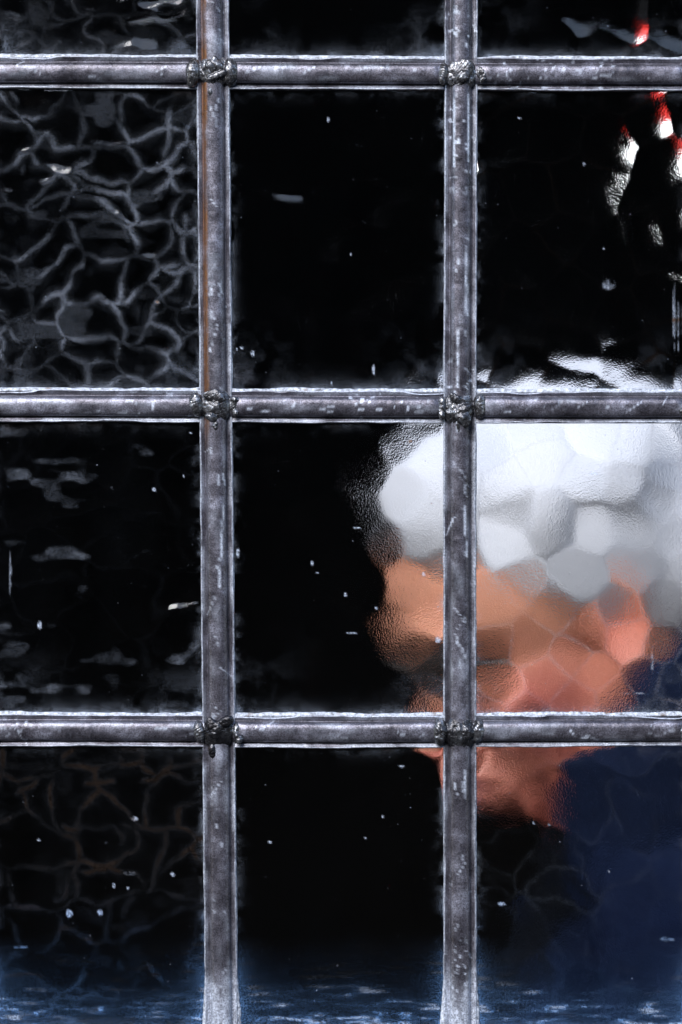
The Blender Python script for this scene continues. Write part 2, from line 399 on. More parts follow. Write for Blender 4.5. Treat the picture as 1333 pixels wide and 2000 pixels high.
def relief(X, Y, r, c):
    st = dict(STYLE.get(c, STYLE[2])); st.update(OVER.get((r, c), {}))
    g = np.random.default_rng(1000 + r * 17 + c * 101)
    xa, xb, ya, yb = X.min() - 60, X.max() + 60, Y.min() - 60, Y.max() + 60
    sd = list(SEEDS.get((r, c), []))
    cs = st['cell']
    for yy in np.arange(ya, yb, cs * 0.9):
        for xx in np.arange(xa, xb, cs):
            p = (xx + g.uniform(-0.42, 0.42) * cs, yy + g.uniform(-0.42, 0.42) * cs)
            if all((p[0] - q[0]) ** 2 + (p[1] - q[1]) ** 2 > (cs * 0.62) ** 2 for q in sd): sd.append(p)
    w = st['warp']; sx = st['sx']; sid = r * 7 + c * 3
    Xw = X + w * fbm(X, Y, 150, 60 + sid, 2) + 0.35 * w * fbm(X, Y, 50, 70 + sid, 2)
    Yw = Y + w * fbm(X, Y, 150, 80 + sid, 2) + 0.35 * w * fbm(X, Y, 50, 90 + sid, 2)
    cc = st['slope'] / (2 * cs * 0.5)
    dmin = None; D = []
    ns = len(SEEDS.get((r, c), []))
    for q, (ax, ay) in enumerate(sd):
        k = g.uniform(0.75, 1.3); tx, ty = g.normal(0, 0.25, 2) * cs; off = g.uniform(0, 0.10) * cs * cs
        if q < ns: tx, ty, off = 0.35 * tx, 0.35 * ty, 0.3 * off
        dx = (Xw - ax) * sx; dy = Yw - ay
        D.append(k * (dx * dx + dy * dy) + tx * dx * 0.5 + ty * dy * 0.5 + off)
    D = np.array(D, np.float32); dm = D.min(0)
    h = dm - np.log(np.exp(-st['beta'] * (D - dm)).sum(0)) / st['beta']
    h = h * cc * st.get('sign', 1)
    D2 = np.partition(D, 1, axis=0)[1]
    ridge = np.exp(-((D2 - dm) / (cs * (6.0 if c < 2 else 4.5))) ** 2)
    if (r, c) == (2, 1): ridge = 0.02 * ridge + sstep(0.38, 0.72, fbm(X * 0.55, Y * 1.15, 34, 575, 2)) * (0.5 + 0.5 * sstep(-0.2, 0.4, fbm(X, Y, 9, 577, 2)))  # soft glints painted in as pale smudges
    if (c <= 1 and r in (0, 1, 3)) or (r, c) == (3, 3):      # rolled glass: soft ridges that wander, fork and close on themselves
        st_ = X[0, 1] - X[0, 0]
        hgy, hgx = np.gradient(D2 - dm, st_); eg = np.hypot(hgx, hgy) + 8.0
        ed = (D2 - dm) / eg
        wid = 3.8 + 2.8 * fbm(X, Y, 45, 550 + sid, 2)
        pres = 0.25 + 0.75 * sstep(-0.25, 0.25, fbm(X, Y, 55, 540 + sid, 2))
        vor = (0.85 * np.exp(-(ed / wid) ** 2) + 0.09 * np.exp(-(ed / 14) ** 2)) * pres
        n_ = fbm((X + 26 * fbm(X, Y, 60, 520 + sid, 2)) * 0.8, Y + 26 * fbm(X, Y, 60, 530 + sid, 2), 78, 500 + sid, 1)
        gy, gx = np.gradient(n_, st_); gm = np.hypot(gx, gy) + 1e-4
        dist = np.abs(n_) / gm
        worm = (0.7 * np.exp(-(dist / 4.5) ** 2) + 0.10 * np.exp(-(dist / 14) ** 2)) * sstep(0.0015, 0.005, gm) * sstep(-0.05, 0.4, fbm(X, Y, 65, 560 + sid, 2))
        blobs = 0.18 * sstep(0.30, 0.62, fbm(X * 0.6, Y * 1.1, 42, 570 + sid, 2))
        ridge = np.maximum(np.maximum(vor, worm), blobs)
        if c <= 1: h = 0.7 * h - np.sqrt(n_ * n_ + 0.03 ** 2) * 5 * st['slope'] / 0.17
    return h - h.min(), ridge

def pane(r, c):
    vis = 1 <= c <= 3
    step = STEP_VIS if vis else STEP_HID
    ymid = (HY[r] + HY[r + 1]) / 2
    xl, xr = float(vx(c, ymid)) + 6, float(vx(c + 1, ymid)) - 6
    yt, yb = HY[r] + 6, HY[r + 1] - 6
    nx, ny = int((xr - xl) / step) + 1, int((yb - yt) / step) + 1
    X, Y = np.meshgrid(np.linspace(xl, xr, nx), np.linspace(yt, yb, ny))
    h, ridge = relief(X, Y, r, c)
    # distance to the visible edge of the opening
    dl = X - (vx(c, Y) + 31); dr = (vx(c + 1, Y) - 31) - X
    dt = Y - (hy(r, X) + 31); db = (hy(r + 1, X) - 31) - Y
    dmn = np.minimum(np.minimum(dl, dr), np.minimum(dt, db))
    fade = sstep(-14, 9, dmn)
    top = np.percentile(h, 99)
    depth = 1.2 + np.maximum(0, top - h)                   # pixels behind the front plane
    depth = depth * fade + np.mean(depth) * (1 - fade)
    s = r * 5 + c
    n1 = fbm(X, Y, 40, 200 + s, 4); n2 = fbm(X, Y, 14, 230 + s, 3)
    def rim(d, w): return np.exp(-np.maximum(d, 0) / w)
    dirt_glint = 0.42 * rim(db, 8) * sstep(-0.5, 0.4, n1 + 0.2) + 0.16 * rim(dt, 7) * sstep(-0.3, 0.6, n1)
    dirt_glint = dirt_glint + 0.26 * rim(dl, 5) * sstep(-0.2, 0.6, n1 + n2 * 0.6) + 0.28 * rim(dr, 5) * sstep(-0.2, 0.6, n1 + n2 * 0.5)
    corner = np.minimum(rim(db, 26), np.maximum(rim(dl, 26), rim(dr, 26)))
    dirt_glint = dirt_glint + 0.34 * corner * sstep(-0.1, 0.5, n1 + 0.1)
    dirt_glint = dirt_glint * (0.7 + 0.9 * np.clip(n2 + 0.3, 0, 1))
    dirt_glint = dirt_glint + 0.0008 * np.clip(1 + 2 * fbm(X, Y * 0.4, 90, 260 + s, 3), 0, 3) * (1.0 if c == 1 else 0.35)
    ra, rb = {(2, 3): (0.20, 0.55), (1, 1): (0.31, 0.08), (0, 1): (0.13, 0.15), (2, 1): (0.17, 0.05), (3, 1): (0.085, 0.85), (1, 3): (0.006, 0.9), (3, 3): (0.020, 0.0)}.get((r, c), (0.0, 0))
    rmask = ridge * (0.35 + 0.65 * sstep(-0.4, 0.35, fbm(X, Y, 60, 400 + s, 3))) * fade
    dirt_glint = dirt_glint + ra * rmask  # reflected light along the ridges painted into the surface colour
    if r == 3:      # wiped, limey band along the foot of the window
        q = Y + 26 * fbm(X, Y, 120, 300 + s, 3)
        streak = fbm(X * 0.16, Y, 9, 310 + s, 3)
        band = sstep(1915, 2000, q)
        dirt_glint = dirt_glint + band * (0.05 + 0.30 * np.clip(streak + 0.15, 0, 1)) + 0.5 * sstep(1935, 1975, q) * sstep(0.30, 0.62, streak + 0.4 * n2)
        dirt_glint = dirt_glint + 0.02 * sstep(1820, 1990, q)
        dirt_glint = dirt_glint + 0.35 * np.maximum(rim(dl, 16), rim(dr, 16)) * sstep(1820, 1960, Y)
    blue = sstep(1700, 1900, Y) * (1 - 0.7 * sstep(0.25, 0.6, fbm(X * 0.16, Y, 9, 310 + s, 3))) if r == 3 else 0 * Y + 0.25 * corner
    br = 0.9 * rim(dt, 12) * sstep(0.0, 0.5, fbm(X, Y, 50, 330 + s, 2)) + 0.8 * corner * sstep(0.1, 0.5, fbm(X, Y, 60, 340 + s, 2))
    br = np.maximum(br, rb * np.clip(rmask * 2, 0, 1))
    for (sx_, sy_, rx, ry) in SPECKS.get((r, c), []):
        a = sx_ + 0.35 * rx * fbm(X, Y, 12, 350 + s, 2)
        e = ((X - a) / max(rx, 1.6)) ** 2 + ((Y - sy_) / max(ry, 1.6)) ** 2
        k = 0.85 if max(rx, ry) < 12 else 0.40 * sstep(-0.3, 0.5, n2 + 0.3)
        dirt_glint = np.maximum(dirt_glint, k * (1 - sstep(0.5, 1.4, e)))
    for (sx_, sy_) in ([(802, 862), (844, 984)] if (r, c) == (2, 2) else [(307, 590)] if (r, c) == (1, 1) else []):
        e = ((X - sx_) / 4.5) ** 2 + ((Y - sy_) / 3.5) ** 2 + 1.2 * n2
        k = 1 - sstep(0.5, 1.2, e); dirt_glint = np.maximum(dirt_glint, k); br = np.maximum(br, k)
    V = P(X, Y, -depth).reshape(-1, 3)
    Q = grid_quads(ny, nx)
    b = len(V); f, bk = -1.2, -20
    box_v = np.array([P(xl, yt, f), P(xr, yt, f), P(xr, yb, f), P(xl, yb, f), P(xl, yt, bk), P(xr, yt, bk), P(xr, yb, bk), P(xl, yb, bk)])
    V = np.concatenate([V, box_v[[4, 5, 6, 7]], box_v[[0, 1, 5, 4]], box_v[[1, 2, 6, 5]], box_v[[2, 3, 7, 6]], box_v[[3, 0, 4, 7]]])
    Qb = np.arange(20).reshape(5, 4) + b
    z20 = np.zeros(20)
    o = mesh_np('glass_pane', V, np.concatenate([Q, Qb]), GLASS, None, True,
                {'dirt_glint': np.concatenate([np.clip(dirt_glint, 0, 1).ravel(), z20]), 'brown': np.concatenate([np.clip(br, 0, 1).ravel(), z20]), 'blue': np.concatenate([np.clip(blue, 0, 1).ravel(), z20])})
    child(o)
    # check facing: front must look to -Y
    nrm = o.data.polygons[0].normal
    if nrm.y > 0: o.data.flip_normals()
    return o

PANE_LABEL = {(1, 1): 'dark pane with wavy ridges and pale light painted along them', (2, 3): 'pane of hammered cells with the white hair and cheek behind it',
              (2, 2): 'pane with the front of the face showing at its right edge', (1, 2): 'black pane with white flecks'}
for r in range(4):
    for c in range(5):
        o = pane(r, c)
        if (r, c) in PANE_LABEL: o['label'] = PANE_LABEL[(r, c)]

# ---- cement squeezed out along the edges of each opening
def cement(r, c):
    seed = 700 + r * 5 + c
    pts = []
    def seg(xa, ya, xb, yb, nrm, w0, w1, k):
        L = math.hypot(xb - xa, yb - ya); n = int(L / (2.5 if 1 <= c <= 3 else 10))
        for i in range(n):
            t = i / n; pts.append((xa + (xb - xa) * t, ya + (yb - ya) * t, nrm[0], nrm[1], w0, w1, k))
    yt, yb = HY[r], HY[r + 1]
    cx = lambda k, y: float(vx(k, y)); cy = lambda k, x: float(hy(k, x))
    E = 30.0
    xl_t, xr_t = cx(c, yt) + E, cx(c + 1, yt) - E; xl_b, xr_b = cx(c, yb) + E, cx(c + 1, yb) - E
    ytl, ytr = cy(r, xl_t) + E, cy(r, xr_t) + E; ybl, ybr = cy(r + 1, xl_b) - E, cy(r + 1, xr_b) - E
    seg(xl_b, ybl, xr_b, ybr, (0, -1), 6, 3.4, 0)
    seg(xr_b, ybr, xr_t, ytr, (-1, 0), 2.2, 3.0, 1)
    seg(xr_t, ytr, xl_t, ytl, (0, 1), 1.0, 1.6, 2)
    seg(xl_t, ytl, xl_b, ybl, (1, 0), 2.6, 3.0, 3)
    A = np.array(pts); n = len(A); s = np.arange(n) * 2.5
    w = A[:, 4] * (1 + 0.5 * fbm(s, 0 * s, 60, seed, 3) + 0.16 * fbm(s, 0 * s, 9, seed + 1, 2))
    if r == 3: w = w * (1 + 2.2 * sstep(1890, 2000, A[:, 1]) * (A[:, 2] != 0))
    w = np.maximum(w, 0.8)
    hgt = A[:, 5] * (1 + 0.35 * fbm(s, 0 * s, 20, seed + 2, 3))
    prof = [(-2.0, 0.9), (-0.5, 1.0), (0.35, 0.86), (0.75, 0.5), (1.0, -0.45), (1.0, -0.7), (-2.0, -0.7)]
    rows = []
    for (f, hh) in prof:
        d = np.where(f < 0, f, f * w)
        rows.append(P(A[:, 0] + A[:, 2] * d, A[:, 1] + A[:, 3] * d, hgt * hh if hh > 0 else hh * 2.0 + 0 * hgt))
    V = np.stack(rows, 1)                # n x 7 x 3
    m = len(prof)
    i = np.arange(n)[:, None]; j = np.arange(m)[None, :]
    i2 = (i + 1) % n; j2 = (j + 1) % m
    Q = np.stack([i * m + j, i * m + j2, i2 * m + j2, i2 * m + j], -1).reshape(-1, 4)
    o = mesh_np('cement_bead', V.reshape(-1, 3), Q, PUTTY)
    bm = bmesh.new(); bm.from_mesh(o.data); bmesh.ops.recalc_face_normals(bm, faces=bm.faces); bm.to_mesh(o.data); bm.free()
    child(o)
for r in range(4):
    for c in range(5): cement(r, c)

# ---- remeshing helper: union of closed shapes as one smooth surface
def ell(c, rad, n=14, rot=None):
    u = np.linspace(0, 2 * np.pi, 2 * n, endpoint=False); v = np.linspace(0, np.pi, n + 1)[1:-1]
    uu, vv = np.meshgrid(u, v)
    pts = np.stack([np.cos(uu) * np.sin(vv), np.sin(uu) * np.sin(vv), np.cos(vv)], -1).reshape(-1, 3)
    pts = np.concatenate([pts, [[0, 0, 1], [0, 0, -1]]]) * np.asarray(rad, float)
    if rot is not None: pts = pts @ np.array(rot).T
    pts = pts + np.asarray(c, float)
    M = 2 * n; q = grid_quads(n - 1, M, wrap=True)
    top = len(pts) - 2; bot = top + 1
    j = np.arange(M); j2 = (j + 1) % M
    t = np.concatenate([np.stack([0 * j + top, j, j2], -1), np.stack([0 * j + bot, (n - 2) * M + j2, (n - 2) * M + j], -1)])
    return pts, q, t

def limb(pts, rads, sub=None, n=8):
    out = []
    for (a, b, ra, rb) in zip(pts[:-1], pts[1:], rads[:-1], rads[1:]):
        a = np.array(a, float); b = np.array(b, float); L = np.linalg.norm(b - a)
        k = max(2, int(L / (0.28 * min(ra, rb))) + 1)
        for t in np.linspace(0, 1, k): out.append(ell(a + (b - a) * t, [ra + (rb - ra) * t] * 3, n))
    return out

def union(name, shapes, voxel, smooth=4, factor=0.5):
    Vs, Qs, Ts, off = [], [], [], 0
    for (v, q, t) in shapes:
        Vs.append(v); Qs.append(q + off); Ts.append(t + off); off += len(v)
    o = mesh_np(name, np.concatenate(Vs), np.concatenate(Qs), tris=np.concatenate(Ts))
    rm = o.modifiers.new('r', 'REMESH'); rm.mode = 'VOXEL'; rm.voxel_size = voxel; rm.use_smooth_shade = True
    if smooth:
        sm = o.modifiers.new('s', 'SMOOTH'); sm.iterations = smooth; sm.factor = factor
    dg = bpy.context.evaluated_depsgraph_get()
    me = bpy.data.meshes.new_from_object(o.evaluated_get(dg))
    old = o.data; o.modifiers.clear(); o.data = me; bpy.data.meshes.remove(old)
    me.name = name
    me.polygons.foreach_set('use_smooth', np.full(len(me.polygons), True))
    return o

def get_co(o):
    a = np.empty(len(o.data.vertices) * 3, np.float32); o.data.vertices.foreach_get('co', a); return a.reshape(-1, 3).astype(float)
def get_no(o):
    a = np.empty(len(o.data.vertices) * 3, np.float32); o.data.vertices.foreach_get('normal', a); return a.reshape(-1, 3).astype(float)
def set_co(o, V): o.data.vertices.foreach_set('co', V.astype(np.float32).ravel()); o.data.update()
def set_attr(o, k, v):
    a = o.data.attributes.new(k, 'FLOAT', 'POINT'); a.data.foreach_set('value', np.asarray(v, np.float32).ravel())

# ---- solder joints (built in millimetre-sized units, then scaled)
def rot_z(a):
    c, s = math.cos(a), math.sin(a); return np.array([[c, -s, 0], [s, c, 0], [0, 0, 1]])
def rot_y(a):
    c, s = math.cos(a), math.sin(a); return np.array([[c, 0, s], [0, 1, 0], [-s, 0, c]])

def solder(k, r):
    seed = 31 * k + 7 * r
    g = np.random.default_rng(900 + seed)
    cx, cy = float(vx(k, HY[r])), float(hy(r, vx(k, HY[r])))
    # coordinates: x across, y down, z out of the glass (pixels)
    sh = [ell((g.uniform(-3, 3), g.uniform(-4, 4), 8), (30, 34 * g.uniform(0.9, 1.15), 13.5), 16), ell((g.uniform(-4, 4), 2 + g.uniform(-5, 5), 12), (g.uniform(16, 24), g.uniform(20, 29), 10.5), 12)]
    if g.random() < 0.6: sh.append(ell((g.uniform(-12, 12), 38, 13), (g.uniform(5, 9), g.uniform(10, 17), 7), 10))
    for q in range(int(g.integers(2, 5))):      # folds and drips over the heart
        a = g.uniform(0, math.pi); sh.append(ell((g.uniform(-14, 14), g.uniform(-22, 22), 19 + g.uniform(-2, 3)), (g.uniform(7, 13), g.uniform(12, 22), g.uniform(4, 6.5)), 8, rot_z(a)))
    for sd in (-1, 1):      # blobs where the cross bars meet the upright
        R = g.uniform(0.6, 1.2)
        sh.append(ell((sd * (36 + g.uniform(-2, 5)), g.uniform(-3, 3), 8), (14 * R, 25 * R, 14 * R), 10, rot_z(sd * g.uniform(-0.15, 0.25))))
        for q in range(int(g.integers(0, 4))):
            sh.append(ell((sd * (38 + g.uniform(-4, 7)), g.uniform(-17, 17), 15 + g.uniform(-2, 3)), (g.uniform(5, 9), g.uniform(6, 12), g.uniform(4, 7)), 8, rot_z(g.uniform(-0.6, 0.6))))
    o = union('solder_joint', sh, 1.15, 8, 0.5)
    V = get_co(o); N = get_no(o)
    d = 2.2 * fbm(V[:, 0], V[:, 1], 20, seed + 3, 2) + 0.7 * fbm(V[:, 0], V[:, 1], 5, seed + 4, 2)
    ang = g.uniform(0, math.pi); t = V[:, 0] * math.cos(ang) + V[:, 1] * math.sin(ang)
    cr = fbm(t, V[:, 0] * 0.25, 12, seed + 5, 2)
    d = d - 1.1 * np.exp(-(cr / 0.04) ** 2) * (V[:, 2] > 12)       # creases where two runs met
    V = V + N * d[:, None]
    V[:, 2] = np.maximum(V[:, 2], 0.3)
    dark = {1: 0.15, 2: 0.35, 3: 0.85}.get(r, 0.4)
    pat = np.clip(dark * sstep(36, 26, np.abs(V[:, 0]) ) + 0.5 * fbm(V[:, 0], V[:, 1], 24, seed + 6, 2), 0, 1) if False else np.clip(dark * (1 - sstep(26, 36, np.abs(V[:, 0]))) + 0.5 * fbm(V[:, 0], V[:, 1], 24, seed + 6, 2) * dark, 0, 1)
    set_attr(o, 'patina', pat)
    W_ = P(cx + V[:, 0], cy + V[:, 1], V[:, 2])
    set_co(o, W_)
    o.data.flip_normals()
    o.data.materials.append(SOLDER)
    child(o)
for k in range(1, 5):
    for r in range(1, 4): solder(k, r)

# ---- wooden frame round the panel
for nm, lo, hi in (('frame_jamb', (x0, -0.03, zb), (x0 + 0.036, 0.05, zt)), ('frame_jamb', (x1 - 0.036, -0.03, zb), (x1, 0.05, zt)),
                   ('frame_head', (x0 + 0.036, -0.028, zt - 0.036), (x1 - 0.036, 0.048, zt))):
    child(box(nm, lo, hi, FRAME_WOOD, None, 0.002))
child(box('frame_sill', (x0 + 0.036, -0.05, zb - 0.004), (x1 - 0.036, 0.048, ZC + (1000 - WY1 - 4) * PX), FRAME_WOOD, None, 0.0015))

#PERSON#
# ------------------------------------------------------------------ the person behind the glass
HC = np.array([0.127, 0.65, ZC - 0.045])       # middle of the head
def rot_axis_z(a): return rot_z(a)
HEAD_R = rot_z(math.radians(20)) @ rot_y(math.radians(-26))
def hd(p): return (np.asarray(p, float) @ HEAD_R.T) + HC     # head coordinates (face towards -x) -> world
def hell(c, rad, n=14, rot=None):
    v, q, t = ell(c, rad, n, rot); return hd(v), q, t

person = empty('person', (HC[0] + 0.10, HC[1], 0))
tag(person, 'white haired person in a navy jacket with head bowed behind the right of the window', 'person')
PM = Matrix.Translation((-(HC[0] + 0.10), -HC[1], 0))
def pchild(o, par=None):
    if par is None: o.parent = person; o.matrix_parent_inverse = PM
    else: o.parent = par
    return o

bx, by = HC[0] + 0.075, HC[1]
def body_shapes():
    s = [hell((0.004, 0, 0.012), (0.098, 0.075, 0.090)), hell((-0.030, 0, -0.045), (0.062, 0.062, 0.070)),
         hell((-0.036, 0, -0.085), (0.052, 0.050, 0.045)), hell((-0.064, 0, -0.116), (0.025, 0.027, 0.018)),
         hell((-0.085, 0, 0.008), (0.014, 0.046, 0.014)),                                   # brow
         hell((0.0, 0.045, -0.072), (0.045, 0.020, 0.042)), hell((0.0, -0.045, -0.072), (0.045, 0.020, 0.042)),   # jaw
         hell((-0.066, 0.042, -0.052), (0.022, 0.020, 0.018)), hell((-0.066, -0.042, -0.052), (0.022, 0.020, 0.018)),  # cheeks
         hell((-0.101, 0, -0.066), (0.017, 0.013, 0.011)), hell((-0.094, 0.013, -0.069), (0.011, 0.008, 0.008)), hell((-0.094, -0.013, -0.069), (0.011, 0.008, 0.008)),
         hell((-0.086, 0, -0.098), (0.018, 0.026, 0.022)),
         hell((-0.100, 0, -0.0915), (0.009, 0.022, 0.0055)), hell((-0.098, 0, -0.1035), (0.009, 0.019, 0.0065))]
    for (a, b, ra, rb) in (((-0.088, 0, -0.008), (-0.108, 0, -0.060), 0.010, 0.0095),):
        for (v, q, t) in limb([a, b], [ra, rb]): s.append((hd(v), q, t))
    for sy in (-1, 1):      # ears: rim, lobe and bowl
        for a in np.linspace(-2.3, 2.0, 13):
            s.append(hell((0.010 + 0.016 * math.cos(a) * 0.9, sy * (0.079 + 0.004 * math.cos(a)), -0.026 + 0.029 * math.sin(a + 0.2)), (0.0062, 0.0055, 0.0062), 6))
        s.append(hell((0.004, sy * 0.074, -0.030), (0.015, 0.006, 0.026), 8)); s.append(hell((-0.002, sy * 0.077, -0.060), (0.008, 0.006, 0.010), 6))
    nk0 = hd((0.030, 0, -0.060)); nk1 = np.array([bx, by, HC[2] - 0.235])
    s += limb([nk0, (nk0 + nk1) / 2 + np.array([0.006, 0, 0]), nk1], [0.058, 0.056, 0.068], n=10)
    s += limb([hd((-0.04, 0, -0.10)), (nk0 + nk1) / 2 + np.array([-0.012, 0, -0.01])], [0.034, 0.045], n=8)
    # torso, arms, legs
    z = HC[2]
    s += [ell((bx + 0.012, by, z - 0.33), (0.105, 0.165, 0.13)), ell((bx + 0.02, by, z - 0.46), (0.11, 0.15, 0.15)), ell((bx + 0.015, by, z - 0.62), (0.105, 0.155, 0.13))]
    for sy in (-1, 1):
        sh = np.array([bx, by + sy * 0.175, z - 0.285]); el_ = np.array([bx + 0.035, by + sy * 0.235, z - 0.58]); wr = np.array([bx - 0.055, by + sy * 0.225, z - 0.81])
        s += limb([(bx, by + sy * 0.09, z - 0.26), sh], [0.062, 0.062], n=8)
        s += limb([sh, el_, wr], [0.060, 0.042, 0.027], n=8)
        palm = wr + np.array([-0.018, 0, -0.055]); s.append(ell(palm, (0.040, 0.015, 0.050), 10, rot_y(0.25)))
        for f, (fx, ln) in enumerate(((-0.033, 0.066), (-0.011, 0.075), (0.011, 0.070), (0.031, 0.055))):
            b0 = palm + np.array([fx, 0, -0.036]); b1 = b0 + np.array([-0.008, -sy * 0.006, -ln * 0.5]); b2 = b1 + np.array([0.002, -sy * 0.018, -ln * 0.45])
            s += limb([b0, b1, b2], [0.0085, 0.0080, 0.0066], n=6)
        t0 = palm + np.array([-0.034, 0, 0.018]); t1 = t0 + np.array([-0.024, -sy * 0.010, -0.024]); t2 = t1 + np.array([-0.004, -sy * 0.010, -0.028])
        s += limb([t0, t1, t2], [0.0115, 0.0095, 0.0078], n=6)
        hip = np.array([bx + 0.02, by + sy * 0.085, z - 0.68]); kn = np.array([bx + 0.005, by + sy * 0.095, 0.50]); an = np.array([bx + 0.03, by + sy * 0.095, 0.09])
        s += limb([hip, kn, an], [0.085, 0.056, 0.038], n=8)
        s.append(ell((bx - 0.04, by + sy * 0.10, 0.045), (0.105, 0.040, 0.036), 10))
    return s

def skin_mat():
    n = NT('weathered_skin')
    ob = n.coords()
    c = n.ramp(n.noise(60, 4, 0.6, ob), [(0.3, (0.66, 0.285, 0.175)), (0.7, (0.75, 0.35, 0.225))])
    c = n.mix(n.attr('flush'), c, (0.58, 0.13, 0.105))
    c = n.mix(n.attr('lips'), c, (0.50, 0.13, 0.15))
    return n.set(Base_Color=c, Roughness=0.45, Subsurface_Weight=0.12, Subsurface_Radius=(0.004, 0.0016, 0.0008), Normal=n.bump(n.noise(500, 3, 0.6, ob), 0.3, 0.0006))

body = union('body', body_shapes(), 0.0033, 5, 0.5)
V = get_co(body); L = (V - HC) @ HEAD_R      # head-local
def g3(c, s): return np.exp(-(((L - np.array(c)) / np.array(s)) ** 2).sum(1))
D = np.zeros_like(V)
for sy in (-1, 1):
    D[:, 0] += 0.034 * g3((-0.092, sy * 0.033, -0.026), (0.03, 0.020, 0.016))          # eye sockets
    D[:, 0] -= 0.007 * g3((-0.082, sy * 0.031, -0.026), (0.03, 0.012, 0.005))          # lids
    D[:, 1] -= sy * 0.011 * g3((0.008, sy * 0.082, -0.030), (0.009, 0.012, 0.016))     # ear bowl
    D[:, 0] += 0.004 * g3((-0.09, sy * 0.030, -0.082), (0.02, 0.006, 0.018))           # nasolabial fold
D[:, 0] += 0.006 * g3((-0.108, 0, -0.0975), (0.014, 0.022, 0.0022))                    # mouth line
D[:, 0] += 0.004 * g3((-0.09, 0, -0.112), (0.02, 0.018, 0.005))
for k, zz in enumerate((0.022, 0.034, 0.046)):
    D[:, 0] += 0.0016 * g3((-0.09, 0, zz), (0.03, 0.05, 0.0022))                        # forehead lines
set_co(body, V + D @ HEAD_R.T)
set_attr(body, 'flush', np.clip(0.75 * g3((-0.105, 0, -0.062), (0.03, 0.022, 0.018)) + sum(0.85 * g3((-0.055, sy * 0.052, -0.060), (0.045, 0.035, 0.032)) + 0.5 * g3((0.008, sy * 0.085, -0.035), (0.028, 0.02, 0.035)) for sy in (-1, 1))
                                + 0.9 * g3((-0.045, 0, -0.135), (0.09, 0.08, 0.050)), 0, 1))
set_attr(body, 'lips', np.clip(1.3 * g3((-0.105, 0, -0.0975), (0.012, 0.022, 0.0085)), 0, 1))
body.data.materials.append(skin_mat())
pchild(body)

# eyes, lashes, brows (oversized and blackened to darken the sockets)
EYE_W = simple('eye_white', (0.32, 0.27, 0.24), 0.25, 0.05); IRIS = simple('dark_iris', (0.03, 0.02, 0.015), 0.2, 0.2); BROW = simple('dark_brow_hair', (0.014, 0.010, 0.008), 0.8, 0.4, 300)
for sy in (-1, 1):
    v, q, t = hell((-0.056, sy * 0.029, -0.027), (0.0115, 0.0115, 0.0115), 10)
    e = mesh_np('eye', v, q, EYE_W, tris=t); pchild(e)
    v, q, t = hell((-0.0655, sy * 0.0295, -0.0275), (0.0032, 0.0055, 0.0055), 8)
    pchild(mesh_np('iris', v, q, IRIS, tris=t), e)
    sh = []
    for k in range(26):
        a = k / 25; y = sy * (0.014 + 0.040 * a); x = -0.098 + 0.022 * a * a; zz = -0.015 + 0.006 * math.sin(a * 2.6) - 0.004 * a
        sh.append(hell((x, y, zz), (0.0080, 0.0055, 0.0105 - 0.002 * a), 6, rot_y(0.4)))
    b = union('eyebrow', sh, 0.0016, 1); b.data.materials.append(BROW); pchild(b)

# hair: one swept-back mass and the locks that make its outline
def hair_mat():
    n = NT('white_hair')
    ob = n.coords()
    st = n.noise(120, 4, 0.7, ob, (1, 1, 2.5))
    c = n.ramp(st, [(0.3, (0.51, 0.525, 0.56)), (0.7, (0.61, 0.625, 0.66))])
    return n.set(Base_Color=c, Roughness=0.6, Normal=n.bump(n.noise(420, 3, 0.6, ob, (1, 1, 0.35)), 0.5, 0.001))
def hair():
    sh = [hell((0.028, 0, 0.020), (0.107, 0.089, 0.086), 20), hell((0.070, 0, -0.012), (0.074, 0.084, 0.080), 16), hell((-0.030, 0, 0.080), (0.052, 0.066, 0.040), 14), hell((0.0, 0.012, 0.088), (0.05, 0.06, 0.034), 12), hell((-0.050, -0.020, 0.068), (0.034, 0.040, 0.036), 12),
          hell((0.085, 0, -0.062), (0.050, 0.066, 0.045), 12)]
    g = np.random.default_rng(5)
    for k in range(210):    # locks: start near the crown and sweep over the surface
        ph = g.uniform(-math.pi, math.pi); th0 = g.uniform(0.05, 0.9); ln = g.uniform(0.35, 0.75)
        pts = []
        for t in np.linspace(0, 1, 7):
            th = th0 + ln * t; a = ph + 0.35 * t * math.sin(3 * k)
            r = 0.99 + 0.07 * math.sin(math.pi * t) + g.uniform(-0.01, 0.01)
            p = np.array([0.030 + 0.108 * r * math.sin(th) * math.cos(a), 0.091 * r * math.sin(th) * math.sin(a), 0.018 + 0.086 * r * math.cos(th)])
            pts.append(p)
        if pts[-1][0] < -0.045 and pts[-1][2] < 0.035: continue
        for p, w in zip(pts, (0.007, 0.009, 0.0095, 0.009, 0.0075, 0.0055, 0.0035)): sh.append(hell(p, (w, w, w), 5))
    o = union('hair', sh, 0.0030, 9, 0.5)
    V = get_co(o); L = (V - HC) @ HEAD_R
    # hairline: the mass dives under the skin over the face, temples and ears
    hl = 0.017 - 0.10 * sstep(-0.055, 0.045, L[:, 0]) + 0.012 * fbm(L[:, 0], L[:, 1], 0.02, 3, 2) - 0.06 * sstep(0.04, 0.07, L[:, 0])
    dive = (1 - sstep(-0.006, 0.010, L[:, 2] - hl)) * (1 - sstep(0.030, 0.050, L[:, 0]))
    L = L * (1 - 0.42 * dive[:, None])
    L = L * (1 + 0.030 * fbm(L[:, 0] * 1.0, L[:, 2] + L[:, 1], 0.022, 8, 3))[:, None]
    set_co(o, hd(L)); o.data.materials.append(hair_mat()); pchild(o)
hair()

